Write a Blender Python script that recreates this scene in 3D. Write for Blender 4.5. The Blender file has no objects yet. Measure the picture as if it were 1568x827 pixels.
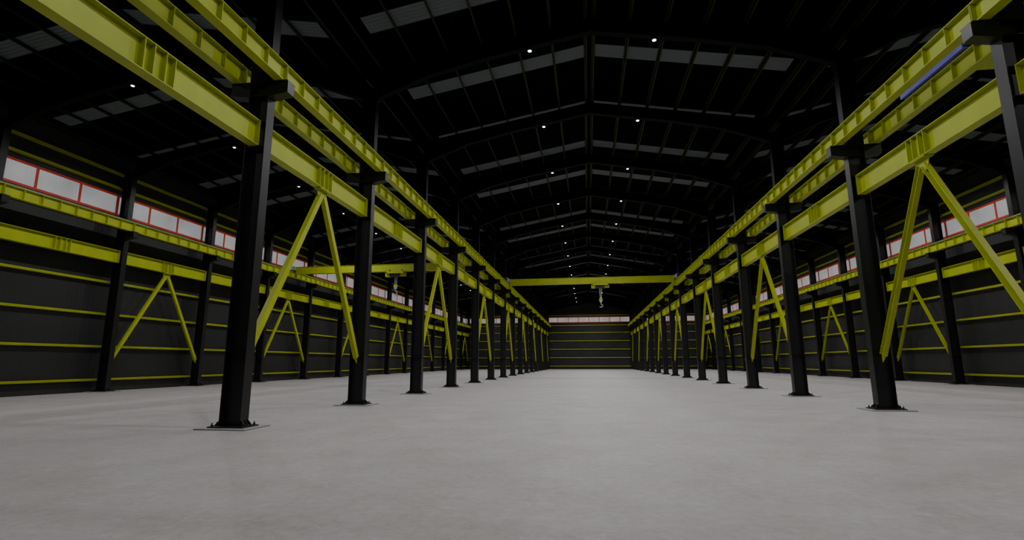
import bpy, math, random
from mathutils import Vector, Matrix
random.seed(3)
S = 1.7
CX = [-17.0*S, -5.50*S, 6.10*S, 15.8*S]      # column lines
WL, WR = -17.42*S, 16.2*S                    # wall inner faces
BAY = 4.4*S
Y0 = 7.64*S
def YK(k): return Y0 + BAY*k
K0, K1 = -3, 15
YB, YF = YK(K0)-0.6, YK(K1)+0.35
def Z(zh): return (zh+1.0)*S

# ------------------------------------------------------------ materials
def nmat(name):
    m = bpy.data.materials.new(name); m.use_nodes = True
    nt = m.node_tree
    return m, nt, nt.nodes['Principled BSDF']
def paint(name, col, rough=0.45, metal=0.0, var=0.15, scale=1.5, bump=0.0, spec=0.5):
    m, nt, b = nmat(name)
    tc = nt.nodes.new('ShaderNodeTexCoord')
    n = nt.nodes.new('ShaderNodeTexNoise'); n.inputs['Scale'].default_value = scale
    n.inputs['Detail'].default_value = 6
    nt.links.new(tc.outputs['Object'], n.inputs['Vector'])
    r = nt.nodes.new('ShaderNodeValToRGB')
    r.color_ramp.elements[0].position = .3; r.color_ramp.elements[1].position = .7
    r.color_ramp.elements[0].color = (*[c*(1-var) for c in col], 1)
    r.color_ramp.elements[1].color = (*[min(1, c*(1+var)) for c in col], 1)
    nt.links.new(n.outputs['Fac'], r.inputs['Fac'])
    nt.links.new(r.outputs['Color'], b.inputs['Base Color'])
    b.inputs['Roughness'].default_value = rough
    b.inputs['Metallic'].default_value = metal
    b.inputs['Specular IOR Level'].default_value = spec
    return m
M_YEL = paint('yellow_paint', (0.40, 0.46, 0.014), 0.45, var=.08, spec=.4)
M_PUR = paint('purlin_yellow_shaded', (0.022, 0.025, 0.002), 0.6, var=.1, spec=.2)  # purlins' yellow, with the dim roof's shade put into the colour
M_COL = paint('black_steel_paint', (0.008, 0.008, 0.009), 0.38, var=.25)
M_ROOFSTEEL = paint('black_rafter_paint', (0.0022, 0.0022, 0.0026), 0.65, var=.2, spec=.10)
M_RAIL = paint('rail_steel', (0.25, 0.25, 0.26), 0.4, metal=.8)
M_HOOK = paint('hook_grey_paint', (0.4, 0.4, 0.4), 0.5)
M_DARK = paint('dark_metal', (0.03, 0.03, 0.032), 0.45)
M_BLUE = paint('blue_paint', (0.18, 0.16, 0.72), 0.4)
M_RED = paint('red_window_frame', (0.85, 0.06, 0.02), 0.5)
M_PAD = paint('grout_pad_concrete', (0.30, 0.295, 0.29), 0.8, scale=6)

def corrugated(name, col, axis, freq, rough, bstr, spec=.4):
    m, nt, b = nmat(name)
    tc = nt.nodes.new('ShaderNodeTexCoord')
    w = nt.nodes.new('ShaderNodeTexWave'); w.bands_direction = axis
    w.inputs['Scale'].default_value = freq; w.wave_profile = 'SIN'
    nt.links.new(tc.outputs['Object'], w.inputs['Vector'])
    n = nt.nodes.new('ShaderNodeTexNoise'); n.inputs['Scale'].default_value = .25
    nt.links.new(tc.outputs['Object'], n.inputs['Vector'])
    r = nt.nodes.new('ShaderNodeValToRGB')
    r.color_ramp.elements[0].position = .3; r.color_ramp.elements[1].position = .7
    r.color_ramp.elements[0].color = (*[c*.8 for c in col], 1)
    r.color_ramp.elements[1].color = (*[c*1.15 for c in col], 1)
    nt.links.new(n.outputs['Fac'], r.inputs['Fac'])
    nt.links.new(r.outputs['Color'], b.inputs['Base Color'])
    bp = nt.nodes.new('ShaderNodeBump'); bp.inputs['Strength'].default_value = bstr
    bp.inputs['Distance'].default_value = .04
    nt.links.new(w.outputs['Fac'], bp.inputs['Height'])
    nt.links.new(bp.outputs['Normal'], b.inputs['Normal'])
    b.inputs['Roughness'].default_value = rough
    b.inputs['Specular IOR Level'].default_value = spec
    return m
M_WALLY = corrugated('wall_sheet_side', (0.022, 0.022, 0.023), 'Y', 1.2, .5, .15)
M_WALLX = corrugated('wall_sheet_end', (0.022, 0.022, 0.023), 'X', 1.2, .5, .15)
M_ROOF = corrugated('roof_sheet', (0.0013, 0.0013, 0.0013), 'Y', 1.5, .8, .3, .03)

def panelglow(name, col, strength, axis, var, base=.3):
    m, nt, b = nmat(name)
    tc = nt.nodes.new('ShaderNodeTexCoord')
    w = nt.nodes.new('ShaderNodeTexWave'); w.bands_direction = axis
    w.inputs['Scale'].default_value = 1.6
    nt.links.new(tc.outputs['Object'], w.inputs['Vector'])
    n = nt.nodes.new('ShaderNodeTexNoise'); n.inputs['Scale'].default_value = .5
    nt.links.new(tc.outputs['Object'], n.inputs['Vector'])
    ad = nt.nodes.new('ShaderNodeMath'); ad.operation = 'MULTIPLY_ADD'
    ad.inputs[1].default_value = var; ad.inputs[2].default_value = 1-var
    nt.links.new(w.outputs['Fac'], ad.inputs[0])
    mu = nt.nodes.new('ShaderNodeMath'); mu.operation = 'MULTIPLY'
    nt.links.new(ad.outputs[0], mu.inputs[0])
    r = nt.nodes.new('ShaderNodeMapRange'); r.inputs[1].default_value = .3; r.inputs[2].default_value = .7
    r.inputs[3].default_value = .75*strength; r.inputs[4].default_value = 1.15*strength
    nt.links.new(n.outputs['Fac'], r.inputs[0]); nt.links.new(r.outputs[0], mu.inputs[1])
    b.inputs['Base Color'].default_value = (*[c*base for c in col], 1)
    b.inputs['Emission Color'].default_value = (*col, 1)
    nt.links.new(mu.outputs[0], b.inputs['Emission Strength'])
    b.inputs['Roughness'].default_value = .6
    return m
M_PANE = panelglow('window_glazing', (0.97, 0.98, 1.0), .24, 'Y', .08)
M_PANEX = panelglow('window_glazing_end', (1.0, 0.92, 0.90), .27, 'X', .08)
M_SKY = panelglow('skylight_glazing', (0.80, 1.0, 1.0), .0125, 'Y', .6, .05)

def floor_mat():
    m, nt, b = nmat('concrete_floor')
    L = nt.links
    tc = nt.nodes.new('ShaderNodeTexCoord')
    def noise(sc, det, rg=.55, dist=0):
        n = nt.nodes.new('ShaderNodeTexNoise'); n.inputs['Scale'].default_value = sc
        n.inputs['Detail'].default_value = det; n.inputs['Roughness'].default_value = rg
        n.inputs['Distortion'].default_value = dist
        L.new(tc.outputs['Object'], n.inputs['Vector']); return n
    def ramp(src, a, ca, c, cb):
        r = nt.nodes.new('ShaderNodeValToRGB')
        r.color_ramp.elements[0].position = a; r.color_ramp.elements[1].position = c
        r.color_ramp.elements[0].color = (*ca, 1); r.color_ramp.elements[1].color = (*cb, 1)
        L.new(src, r.inputs['Fac']); return r
    n1 = noise(.8, 8, .62); n2 = noise(7, 8, .75, .4); n3 = noise(2.8, 12, .80, .8)
    base = ramp(n1.outputs['Fac'], .35, (.345, .322, .318), .65, (.395, .380, .384))
    def mix(a, bcol, fac, mode='MIX'):
        mx = nt.nodes.new('ShaderNodeMix'); mx.data_type = 'RGBA'; mx.blend_type = mode
        if isinstance(fac, float): mx.inputs[0].default_value = fac
        else: L.new(fac, mx.inputs[0])
        L.new(a, mx.inputs[6])
        if isinstance(bcol, tuple): mx.inputs[7].default_value = (*bcol, 1)
        else: L.new(bcol, mx.inputs[7])
        return mx.outputs[2]
    g = ramp(n2.outputs['Fac'], .33, (.84, .825, .82), .67, (1.08, 1.08, 1.08))
    c = mix(base.outputs['Color'], g.outputs['Color'], .85, 'MULTIPLY')
    pale = ramp(n3.outputs['Fac'], .55, (0, 0, 0), .64, (.45, .45, .45))
    c = mix(c, (.47, .47, .47), pale.outputs['Color'])
    n4 = noise(4.5, 12, .85, 1.5)
    dark = ramp(n4.outputs['Fac'], .345, (.7, .7, .7), .385, (0, 0, 0))
    c = mix(c, (.15, .15, .17), dark.outputs['Color'])
    L.new(c, b.inputs['Base Color'])
    b.inputs['Roughness'].default_value = .62
    b.inputs['Specular IOR Level'].default_value = .35
    bp = nt.nodes.new('ShaderNodeBump'); bp.inputs['Strength'].default_value = .3; bp.inputs['Distance'].default_value = .02
    L.new(n2.outputs['Fac'], bp.inputs['Height']); L.new(bp.outputs['Normal'], b.inputs['Normal'])
    return m
M_FLOOR = floor_mat()
def emis(name, col, s):
    m, nt, b = nmat(name)
    b.inputs['Base Color'].default_value = (.8, .8, .8, 1)
    b.inputs['Emission Color'].default_value = (*col, 1); b.inputs['Emission Strength'].default_value = s
    return m
M_LAMP = emis('lamp_diffuser', (1, .97, .93), 12)

# ------------------------------------------------------------ mesh builder
class MB:
    def __init__(s): s.v = []; s.f = []; s.m = []; s.mats = []
    def mi(s, mat):
        if mat not in s.mats: s.mats.append(mat)
        return s.mats.index(mat)
    def add(s, vs, fs, mat):
        o = len(s.v); s.v += [tuple(v) for v in vs]; i = s.mi(mat)
        for f in fs: s.f.append([o+a for a in f]); s.m.append(i)
    def box(s, lo, hi, mat, M=None):
        x0, y0, z0 = lo; x1, y1, z1 = hi
        vs = [Vector(p) for p in ((x0,y0,z0),(x1,y0,z0),(x1,y1,z0),(x0,y1,z0),(x0,y0,z1),(x1,y0,z1),(x1,y1,z1),(x0,y1,z1))]
        if M: vs = [M @ v for v in vs]
        s.add(vs, [(0,3,2,1),(4,5,6,7),(0,1,5,4),(1,2,6,5),(2,3,7,6),(3,0,4,7)], mat)
    def prism(s, pts, a, b, axis, mat, M=None):
        """pts 2D polygon extruded from a to b along axis ('x','y')"""
        n = len(pts)
        def mk(p, t):
            v = Vector((t, p[0], p[1])) if axis == 'x' else (Vector((p[0], t, p[1])) if axis == 'y' else Vector((p[0], p[1], t)))
            return M @ v if M else v
        vs = [mk(p, a) for p in pts]+[mk(p, b) for p in pts]
        fs = [tuple(range(n)), tuple(reversed(range(n, 2*n)))]
        fs += [(i, i+n, (i+1) % n+n, (i+1) % n) for i in range(n)]
        s.add(vs, fs, mat)
    def cyl(s, p0, p1, r, mat, n=12, r2=None):
        p0 = Vector(p0); p1 = Vector(p1); d = (p1-p0).normalized()
        u = d.orthogonal().normalized(); w = d.cross(u); r2 = r if r2 is None else r2
        vs = []
        for p, rr in ((p0, r), (p1, r2)):
            for i in range(n):
                a = 2*math.pi*i/n; vs.append(p+rr*(math.cos(a)*u+math.sin(a)*w))
        s.add(vs, [tuple(reversed(range(n))), tuple(range(n, 2*n))]+[(i, (i+1) % n, (i+1) % n+n, i+n) for i in range(n)], mat)
    def torus(s, c, R, r, a0, a1, mat, n=14, m=8):
        vs = []; fs = []
        for i in range(n+1):
            a = a0+(a1-a0)*i/n
            cc = Vector((math.cos(a), 0, math.sin(a)))
            for j in range(m):
                b = 2*math.pi*j/m
                vs.append(Vector(c)+cc*(R+r*math.cos(b))+Vector((0, r*math.sin(b), 0)))
        for i in range(n):
            for j in range(m):
                fs.append((i*m+j, i*m+(j+1) % m, (i+1)*m+(j+1) % m, (i+1)*m+j))
        s.add(vs, fs, mat)
    def member(s, p0, p1, h, w, tf, tw, mat, side=Vector((1, 0, 0)), kind='I'):
        """I / channel member from p0 to p1; 'w' measured along side"""
        p0 = Vector(p0); p1 = Vector(p1); d = p1-p0; L = d.length; d.normalize()
        side = (side-side.dot(d)*d).normalized(); up = d.cross(side)
        if up.z < 0: up = -up
        M = Matrix((( side.x, d.x, up.x, p0.x), (side.y, d.y, up.y, p0.y), (side.z, d.z, up.z, p0.z), (0,0,0,1)))
        s.box((-w/2, 0, h/2-tf), (w/2, L, h/2), mat, M)
        s.box((-w/2, 0, -h/2), (w/2, L, -h/2+tf), mat, M)
        if kind == 'I': s.box((-tw/2, 0, -h/2+tf), (tw/2, L, h/2-tf), mat, M)
        else: s.box((w/2-tw, 0, -h/2+tf), (w/2, L, h/2-tf), mat, M)
    def mesh(s, name):
        me = bpy.data.meshes.new(name); me.from_pydata(s.v, [], s.f)
        for m in s.mats: me.materials.append(m)
        me.polygons.foreach_set('material_index', s.m)
        import bmesh
        bm = bmesh.new(); bm.from_mesh(me); bmesh.ops.recalc_face_normals(bm, faces=bm.faces); bm.to_mesh(me); bm.free()
        me.update(); return me
    def obj(s, name, loc=(0, 0, 0), parent=None):
        return inst(s.mesh(name), name, loc, parent)
def inst(me, name, loc=(0, 0, 0), parent=None):
    o = bpy.data.objects.new(name, me); bpy.context.collection.objects.link(o)
    o.location = loc
    if parent: o.parent = parent
    return o

# ------------------------------------------------------------ shell
b = MB(); b.box((WL-.3, YB-.3, -.3), (WR+.3, YF+.3, 0), M_FLOOR); b.obj('floor')
ZW0, ZW1 = Z(5.48), Z(6.28)
RIDGE, EAVE = 8.78, 7.73
gab = [(WL, CX[1]), (CX[1], CX[2]), (CX[2], WR)]
for nm, x0, x1 in (('wall_left', WL-.25, WL), ('wall_right', WR, WR+.25)):
    b = MB(); b.box((x0, YB-.25, 0), (x1, YF+.25, ZW0), M_WALLY)
    b.box((x0, YB-.25, ZW1), (x1, YF+.25, Z(EAVE)), M_WALLY); b.obj(nm)
for nm, y0, y1 in (('wall_far', YF, YF+.25), ('wall_back', YB-.25, YB)):
    b = MB(); b.box((WL, y0, 0), (WR, y1, ZW0), M_WALLX)
    b.box((WL, y0, ZW1), (WR, y1, Z(EAVE)), M_WALLX)
    for x0, x1 in gab: b.prism([(x0, Z(EAVE)), (x1, Z(EAVE)), ((x0+x1)/2, Z(RIDGE))], y0, y1, 'y', M_WALLX)
    b.obj(nm)
b = MB()
for x0, x1 in gab:
    xm = (x0+x1)/2
    for xa, za, xb, zb in ((x0, EAVE, xm, RIDGE), (xm, RIDGE, x1, EAVE)):
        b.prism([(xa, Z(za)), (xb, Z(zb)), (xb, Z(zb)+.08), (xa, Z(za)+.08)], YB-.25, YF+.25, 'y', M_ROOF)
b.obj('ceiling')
# skylight strips
def roofz(g, x):
    x0, x1 = g; xm = (x0+x1)/2; hw = (x1-x0)/2
    return Z(RIDGE)-(Z(RIDGE)-Z(EAVE))*abs(x-xm)/hw
b = MB()
for g in gab:
    xm = (g[0]+g[1])/2
    for j in range(-4, 21):
        yc = (10.36+3.2*j)*S
        if yc < YB+1 or yc > YF-1: continue
        for xa, xb in ((g[0]+.9, xm-.25), (xm+.25, g[1]-.9)):
            za, zb = roofz(g, xa), roofz(g, xb)
            b.prism([(xa, za-.03), (xb, zb-.03), (xb, zb-.01), (xa, za-.01)], yc-.5, yc+.5, 'y', M_SKY)
b.obj('roof_skylights')
# purlins
b = MB()
for g in gab:
    xm = (g[0]+g[1])/2; hw = (g[1]-g[0])/2; n = 6
    for sgn in (-1, 1):
        for i in range(n+1):
            x = xm+sgn*(.18+(hw-.7)*i/n)
            z = roofz(g, x)-.04
            b.box((x-.035, YB, z-.2), (x-.025, YF, z), M_PUR)
            b.box((x-.035, YB, z-.2), (x+.04, YF, z-.185), M_PUR)
            b.box((x-.1, YB, z-.012), (x-.03, YF, z), M_PUR)
b.obj('roof_purlins')

# ------------------------------------------------------------ side walls: girts + windows
GZ = [.72, 2.70, 4.68, 6.66, 8.62, 10.35]
for nm, xs, sg in (('wall_girts', WL, 1), ('wall_girts', WR, -1)):
    b = MB()
    for z in GZ+[Z(6.50), Z(7.05)]:
        xa, xb = sorted((xs, xs+sg*.2))
        b.box((xa, YB, z-.01), (xb, YF, z+.005), M_YEL)
        xa, xb = sorted((xs+sg*.185, xs+sg*.2)); b.box((xa, YB, z-.07), (xb, YF, z+.07), M_YEL)
        b.box((min(xs, xs+sg*.2), YB, z-.07), (max(xs, xs+sg*.2), YF, z-.06), M_YEL)
    b.obj(nm)
wn = 0
def window(loc, length, height, axis, n, pane):
    global wn; wn += 1
    b = MB(); t = .13; d = .1
    for za in (0, height-t):
        b.box((-d/2, 0, za), (d/2, length, za+t), M_RED)
    for i in range(n+1):
        yc = length*i/n
        b.box((-d/2, max(0, yc-t/2), t), (d/2, min(length, yc+t/2), height-t), M_RED)
    for i in range(n):
        y0, y1 = length*i/n+t/2, length*(i+1)/n-t/2
        b.box((-.012, y0, t), (.012, y1, height-t), pane)
    o = b.obj('window_%d' % wn, loc)
    if axis == 'x': o.rotation_euler = (0, 0, -math.pi/2)
    return o
for xs in (WL-.045, WR+.045):
    for k in range(K0, K1):
        window((xs, YK(k)+.02, ZW0), BAY-.04, ZW1-ZW0, 'y', 3, M_PANE)
for x0, x1 in gab:
    window((x0+.01, YF+.045, ZW0), x1-x0-.02, ZW1-ZW0, 'x', 8, M_PANEX)
    window((x0+.01, YB-.045, ZW0), x1-x0-.02, ZW1-ZW0, 'x', 8, M_PANEX)
# end wall girts
for yw, sg in ((YF, -1), (YB, 1)):
    b = MB()
    for z in GZ+[Z(6.5)]:
        ya, yb = sorted((yw, yw+sg*.2)); b.box((WL, ya, z-.07), (WR, yb, z+.07), M_YEL)
    b.obj('end_wall_girts')

# ------------------------------------------------------------ columns
ZB = Z(4.80)         # bracket top
ZTOP = Z(7.2)
def column_mesh(arms, name, D=.62, W=.34):
    b = MB(); tf = .03; tw = .02
    for sx in (-1, 1):
        xa, xb = sorted((sx*D/2, sx*(D/2-tf)))
        b.box((xa, -W/2, .06), (xb, W/2, ZTOP), M_COL)
    b.box((-D/2+tf, -tw/2, .06), (D/2-tf, tw/2, ZTOP), M_COL)
    for z in (2.0, Z(3.62), Z(4.07), ZB-.42, ZB-.02, ZTOP-.1):
        for sy in (-1, 1):
            ya, yb = sorted((sy*tw/2, sy*(W/2-.005)))
            b.box((-D/2+tf, ya, z-.01), (D/2-tf, yb, z+.01), M_COL)
    # grout pad, base plate, gussets, bolts
    b.box((-.72, -.55, .004), (.72, .55, .03), M_PAD)
    b.box((-.5, -.34, .03), (.5, .34, .065), M_COL)
    for sx in (-1, 1):
        for yy in (-.13, 0, .13):
            x0 = sx*D/2
            b.prism([(x0, .065), (x0+sx*.15, .065), (x0, .22)], yy-.01, yy+.01, 'y', M_COL)
        for yy in (-.25, -.065, .065, .25):
            b.cyl((sx*.43, yy, .05), (sx*.43, yy, .15), .018, M_COL, 8)
            b.cyl((sx*.43, yy, .065), (sx*.43, yy, .1), .035, M_COL, 6)
    # corbel arms
    for sx in arms:
        for ya, yb in ((-W/2, -W/2+.02), (W/2-.02, W/2)):
            b.prism([(sx*D/2, ZB-.45), (sx*.88, ZB-.36), (sx*.88, ZB-.02), (sx*D/2, ZB-.02)], ya, yb, 'y', M_COL)
        xa, xb = sorted((sx*D/2, sx*.90))
        b.box((xa, -W/2-.03, ZB-.03), (xb, W/2+.03, ZB), M_COL)
        b.prism([(sx*D/2, ZB-.47), (sx*.90, ZB-.38), (sx*.90, ZB-.36), (sx*D/2, ZB-.45)], -W/2, W/2, 'y', M_COL)
        xa, xb = sorted((sx*.88, sx*.90)); b.box((xa, -W/2, ZB-.37), (xb, W/2, ZB-.02), M_COL)
        # tie plate from column to top of runway
        xa, xb = sorted((sx*D/2, sx*.45)); b.box((xa, -.08, ZB+.56), (xb, .08, ZB+.58), M_COL)
    return b.mesh(name)
me_mid = column_mesh((-1, 1), 'steel_column')
me_l = column_mesh((1,), 'steel_column_wall_l'); me_r = column_mesh((-1,), 'steel_column_wall_r')
for k in range(K0, K1+1):
    for i, x in enumerate(CX):
        inst((me_l, me_mid, me_mid, me_r)[i], 'steel_column', (x, YK(k), 0))

# ------------------------------------------------------------ struts, one per bay
def strut_mesh():
    b = MB(); y0, y1 = .19, BAY-.19; za, zb = Z(3.62), Z(4.07); w = .3
    b.member((0, y0, (za+zb)/2), (0, y1, (za+zb)/2), zb-za, w, .025, .015, M_YEL)
    for y in (y0+.01, y1-.01): b.box((-w/2, y-.012, za), (w/2, y+.012, zb), M_YEL)
    for dy in (-.42, -.16, .16, .42):
        b.box((-w/2+.005, BAY/2+dy-.01, za+.02), (w/2-.005, BAY/2+dy+.01, zb-.02), M_YEL)
    b.box((-.03, BAY/2-.15, za+.06), (.03, BAY/2+.15, zb-.06), M_YEL)
    return b.mesh('eaves_strut')
me_s = strut_mesh()
def brace_mesh():
    b = MB(); zt = Z(3.62)-.055; zl = Z(.12)
    ym = BAY/2
    for sy, ye in ((-1, .26), (1, BAY-.26)):
        b.member((0, ye, zl), (0, ym+sy*.09, zt-.18), .2, .16, .016, .016, M_YEL, kind='C')
        # foot gusset
        yc = 0.17 if sy < 0 else BAY-.17; q = 1 if sy < 0 else -1
        b.prism([(yc, zl-.25), (yc+q*.22, zl-.05), (yc+q*.30, zl+.3), (yc, zl+.35)], -.012, .012, 'x', M_YEL)
    b.prism([(ym-.34, zt+.04), (ym+.34, zt+.04), (ym+.26, zt-.28), (ym+.1, zt-.4), (ym-.1, zt-.4), (ym-.26, zt-.28)], -.012, .012, 'x', M_YEL)
    b.box((-.14, ym-.35, zt+.02), (.14, ym+.35, zt+.05), M_YEL)
    return b.mesh('v_brace')
me_b = brace_mesh()
for k in range(K0, K1):
    for x in CX:
        inst(me_s, 'longitudinal_strut', (x, YK(k), 0))
        if k % 2 == 0: inst(me_b, 'v_brace', (x, YK(k), 0))

# ------------------------------------------------------------ crane runway beams
RH = .58
def runway_mesh():
    b = MB(); w = .28; y0, y1 = .01, BAY-.01
    b.member((0, y0, RH/2), (0, y1, RH/2), RH, w, .025, .016, M_YEL)
    n = 8
    for i in range(n+1):
        y = max(y0+.012, min(y1-.012, BAY*i/n))
        b.box((-w/2+.01, y-.009, .025), (w/2-.01, y+.009, RH-.025), M_YEL)
    b.box((-.035, y0, RH), (.035, y1, RH+.05), M_RAIL); b.box((-.025, y0, RH+.05), (.025, y1, RH+.09), M_RAIL)
    return b.mesh('crane_runway_beam')
me_rw = runway_mesh()
RX = [CX[0]+.62, CX[1]-.70, CX[1]+.62, CX[2]-.62, CX[2]+.70, CX[3]-.62]
for k in range(K0, K1):
    for x in RX: inst(me_rw, 'crane_runway_beam', (x, YK(k), ZB+.001))
ZR = ZB+RH+.09

# ------------------------------------------------------------ rafters
def rafter(x0, x1):
    b = MB(); hw = (x1-x0)/2; w = .3
    rt, et = Z(RIDGE)-.26, Z(EAVE)-.26
    for s in (-1, 1):
        def X(u): return s*hw*u      # u=1 at eave
        top = lambda u: rt-(rt-et)*u
        us = [0, .45, .72, .965]
        dep = [.62, .62, .75, 1.25]
        for i in range(3):
            ua, ub = us[i], us[i+1]
            pa, pb = top(ua), top(ub)
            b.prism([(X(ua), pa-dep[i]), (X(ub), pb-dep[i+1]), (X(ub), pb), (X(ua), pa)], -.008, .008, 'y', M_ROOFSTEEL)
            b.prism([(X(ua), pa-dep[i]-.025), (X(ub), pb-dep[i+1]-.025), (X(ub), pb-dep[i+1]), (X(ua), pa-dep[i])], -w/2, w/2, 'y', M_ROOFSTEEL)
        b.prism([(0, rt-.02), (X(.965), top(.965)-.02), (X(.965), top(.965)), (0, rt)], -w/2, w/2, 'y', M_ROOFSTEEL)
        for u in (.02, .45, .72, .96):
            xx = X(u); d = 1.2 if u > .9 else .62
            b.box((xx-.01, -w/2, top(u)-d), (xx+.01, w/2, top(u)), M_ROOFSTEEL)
    return b.mesh('portal_rafter'), rt
bays = [(CX[0], CX[1]), (CX[1], CX[2]), (CX[2], CX[3])]
lm = MB()
lm.cyl((0, 0, .08), (0, 0, .11), .04, M_DARK, 16)
lm.cyl((0, 0, .0), (0, 0, .08), .11, M_DARK, 24, .06)
lm.cyl((0, 0, -.012), (0, 0, .0), .075, M_LAMP, 24)
me_lamp = lm.mesh('highbay_lamp')
LAMP_W = 270
def mklight(w):
    ld = bpy.data.lights.new('highbay_light', 'AREA'); ld.shape = 'DISK'; ld.size = .15; ld.energy = w
    ld.color = (1, .99, .99); ld.spread = math.radians(156); return ld
L_N, L_A = mklight(LAMP_W), mklight(LAMP_W*1.25)
for bi, (x0, x1) in enumerate(bays):
    me, rt = rafter(x0, x1); xm = (x0+x1)/2; off = 1.56*S*(x1-x0)/(11.6*S)
    for k in range(K0, K1+1):
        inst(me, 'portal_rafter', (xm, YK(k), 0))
        for s in ((-1,), (-1, 1), (1,))[bi]:
            zb = rt-(Z(RIDGE)-Z(EAVE))*off/((x1-x0)/2)-.645-.125
            if k == K1 or k < -1: continue
            o = inst(me_lamp, 'highbay_lamp', (xm+s*off, YK(k), zb))
            l = bpy.data.objects.new('lamp_light', L_N if bi == 1 else L_A); bpy.context.collection.objects.link(l)
            l.parent = o; l.location = (0, 0, -.02)

# ------------------------------------------------------------ cranes
def crane(xa, xb, y, hx, drop, gy=0.0):
    root = bpy.data.objects.new('overhead_crane', None); bpy.context.collection.objects.link(root)
    root.location = (0, y, ZR)
    # end carriages
    for x in (xa, xb):
        c = MB()
        c.box((x-.17, -1.5, .02), (x+.17, 1.5, .42), M_BLUE)
        c.box((x-.15, -1.54, .08), (x+.15, -1.5, .38), M_DARK); c.box((x-.15, 1.5, .08), (x+.15, 1.54, .38), M_DARK)
        for yy in (-1.2, 1.2): c.cyl((x-.05, yy, .13), (x+.05, yy, .13), .13, M_DARK, 20)
        q = 1 if x == xa else -1
        c.cyl((x+q*.17, 1.0, .25), (x+q*.45, 1.0, .25), .12, M_DARK, 16)
        c.obj('end_carriage', parent=root)
    # box girder
    g = MB(); za, zb = -.30, .40; hw = .24
    g.box((xa+.26, gy-hw, za), (xb-.26, gy+hw, za+.02), M_YEL)
    g.box((xa+.26, gy-hw, zb-.02), (xb-.26, gy+hw, zb), M_YEL)
    g.box((xa+.26, gy-hw+.05, za+.02), (xb-.26, gy-hw+.065, zb-.02), M_YEL)
    g.box((xa+.26, gy+hw-.065, za+.02), (xb-.26, gy+hw-.05, zb-.02), M_YEL)
    for x, q in ((xa, 1), (xb, -1)):
        u, v = sorted((x+q*.17, x+q*.28)); g.box((u, gy-.5, .05), (v, gy+.5, .42), M_YEL)
    g.obj('bridge_girder', parent=root)
    # trolley + hoist
    t = MB()
    for s in (-1, 1):
        t.box((hx-.9, s*.33-.03, za-.22), (hx+.9, s*.33+.03, za-.02), M_YEL)
        for xx in (-.6, .6): t.cyl((hx+xx, s*.30, za+.09), (hx+xx, s*.2, za+.09), .08, M_DARK, 14)
        for xx in (-.6, .6): t.box((hx+xx-.05, s*.33-.02, za-.05), (hx+xx+.05, s*.33+.02, za+.15), M_YEL)
    for xx in (-.85, .85): t.box((hx+xx-.04, -.36, za-.2), (hx+xx+.04, .36, za-.06), M_YEL)
    t.cyl((hx-.55, 0, za-.32), (hx+.45, 0, za-.32), .2, M_DARK, 20)
    t.cyl((hx+.45, 0, za-.32), (hx+.95, 0, za-.32), .17, M_YEL, 20)
    t.box((hx-1.0, -.2, za-.52), (hx-.58, .2, za-.12), M_YEL)
    zc = za-.5-drop
    for xx in (-.14, -.06, .06, .14): t.cyl((hx+xx, 0, za-.45), (hx+xx*.6, 0, zc), .022, M_HOOK, 6)
    t.cyl((hx, -.07, zc), (hx, .07, zc), .2, M_YEL, 18)
    t.box((hx-.13, -.09, zc-.3), (hx+.13, .09, zc), M_HOOK)
    t.cyl((hx, 0, zc-.5), (hx, 0, zc-.3), .05, M_HOOK, 10)
    t.torus((hx, 0, zc-.66), .17, .055, math.pi*.5, -math.pi*.8, M_HOOK)
    t.cyl((hx-.8, .3, za-.2), (hx-.8, .3, za-.5-drop*.5), .012, M_DARK, 6)
    t.obj('hoist_trolley', (0, gy, 0), root)
crane(RX[2], RX[3], 33.7*S, .95*S, 1.3)
crane(RX[0], RX[1], 27.3*S, -10.5*S, .9)
crane(RX[4], RX[5], 9.82*S, 12.5*S, .5, gy=-1.0)

# ------------------------------------------------------------ world + camera
w = bpy.data.worlds.new('World'); bpy.context.scene.world = w; w.use_nodes = True
w.node_tree.nodes['Background'].inputs[0].default_value = (.5, .6, .7, 1)
w.node_tree.nodes['Background'].inputs[1].default_value = .3
cam = bpy.data.cameras.new('camera'); co = bpy.data.objects.new('camera', cam); bpy.context.collection.objects.link(co)
R = Matrix.Rotation(math.radians(8.2), 4, 'Z') @ Matrix.Rotation(math.radians(100.12), 4, 'X') @ Matrix.Rotation(math.radians(-.15), 4, 'Z')
co.matrix_world = Matrix.Translation((0, 0, S)) @ R
cam.sensor_width = 36; cam.lens = 18.14; cam.clip_end = 400; cam.clip_start = .05
bpy.context.scene.camera = co
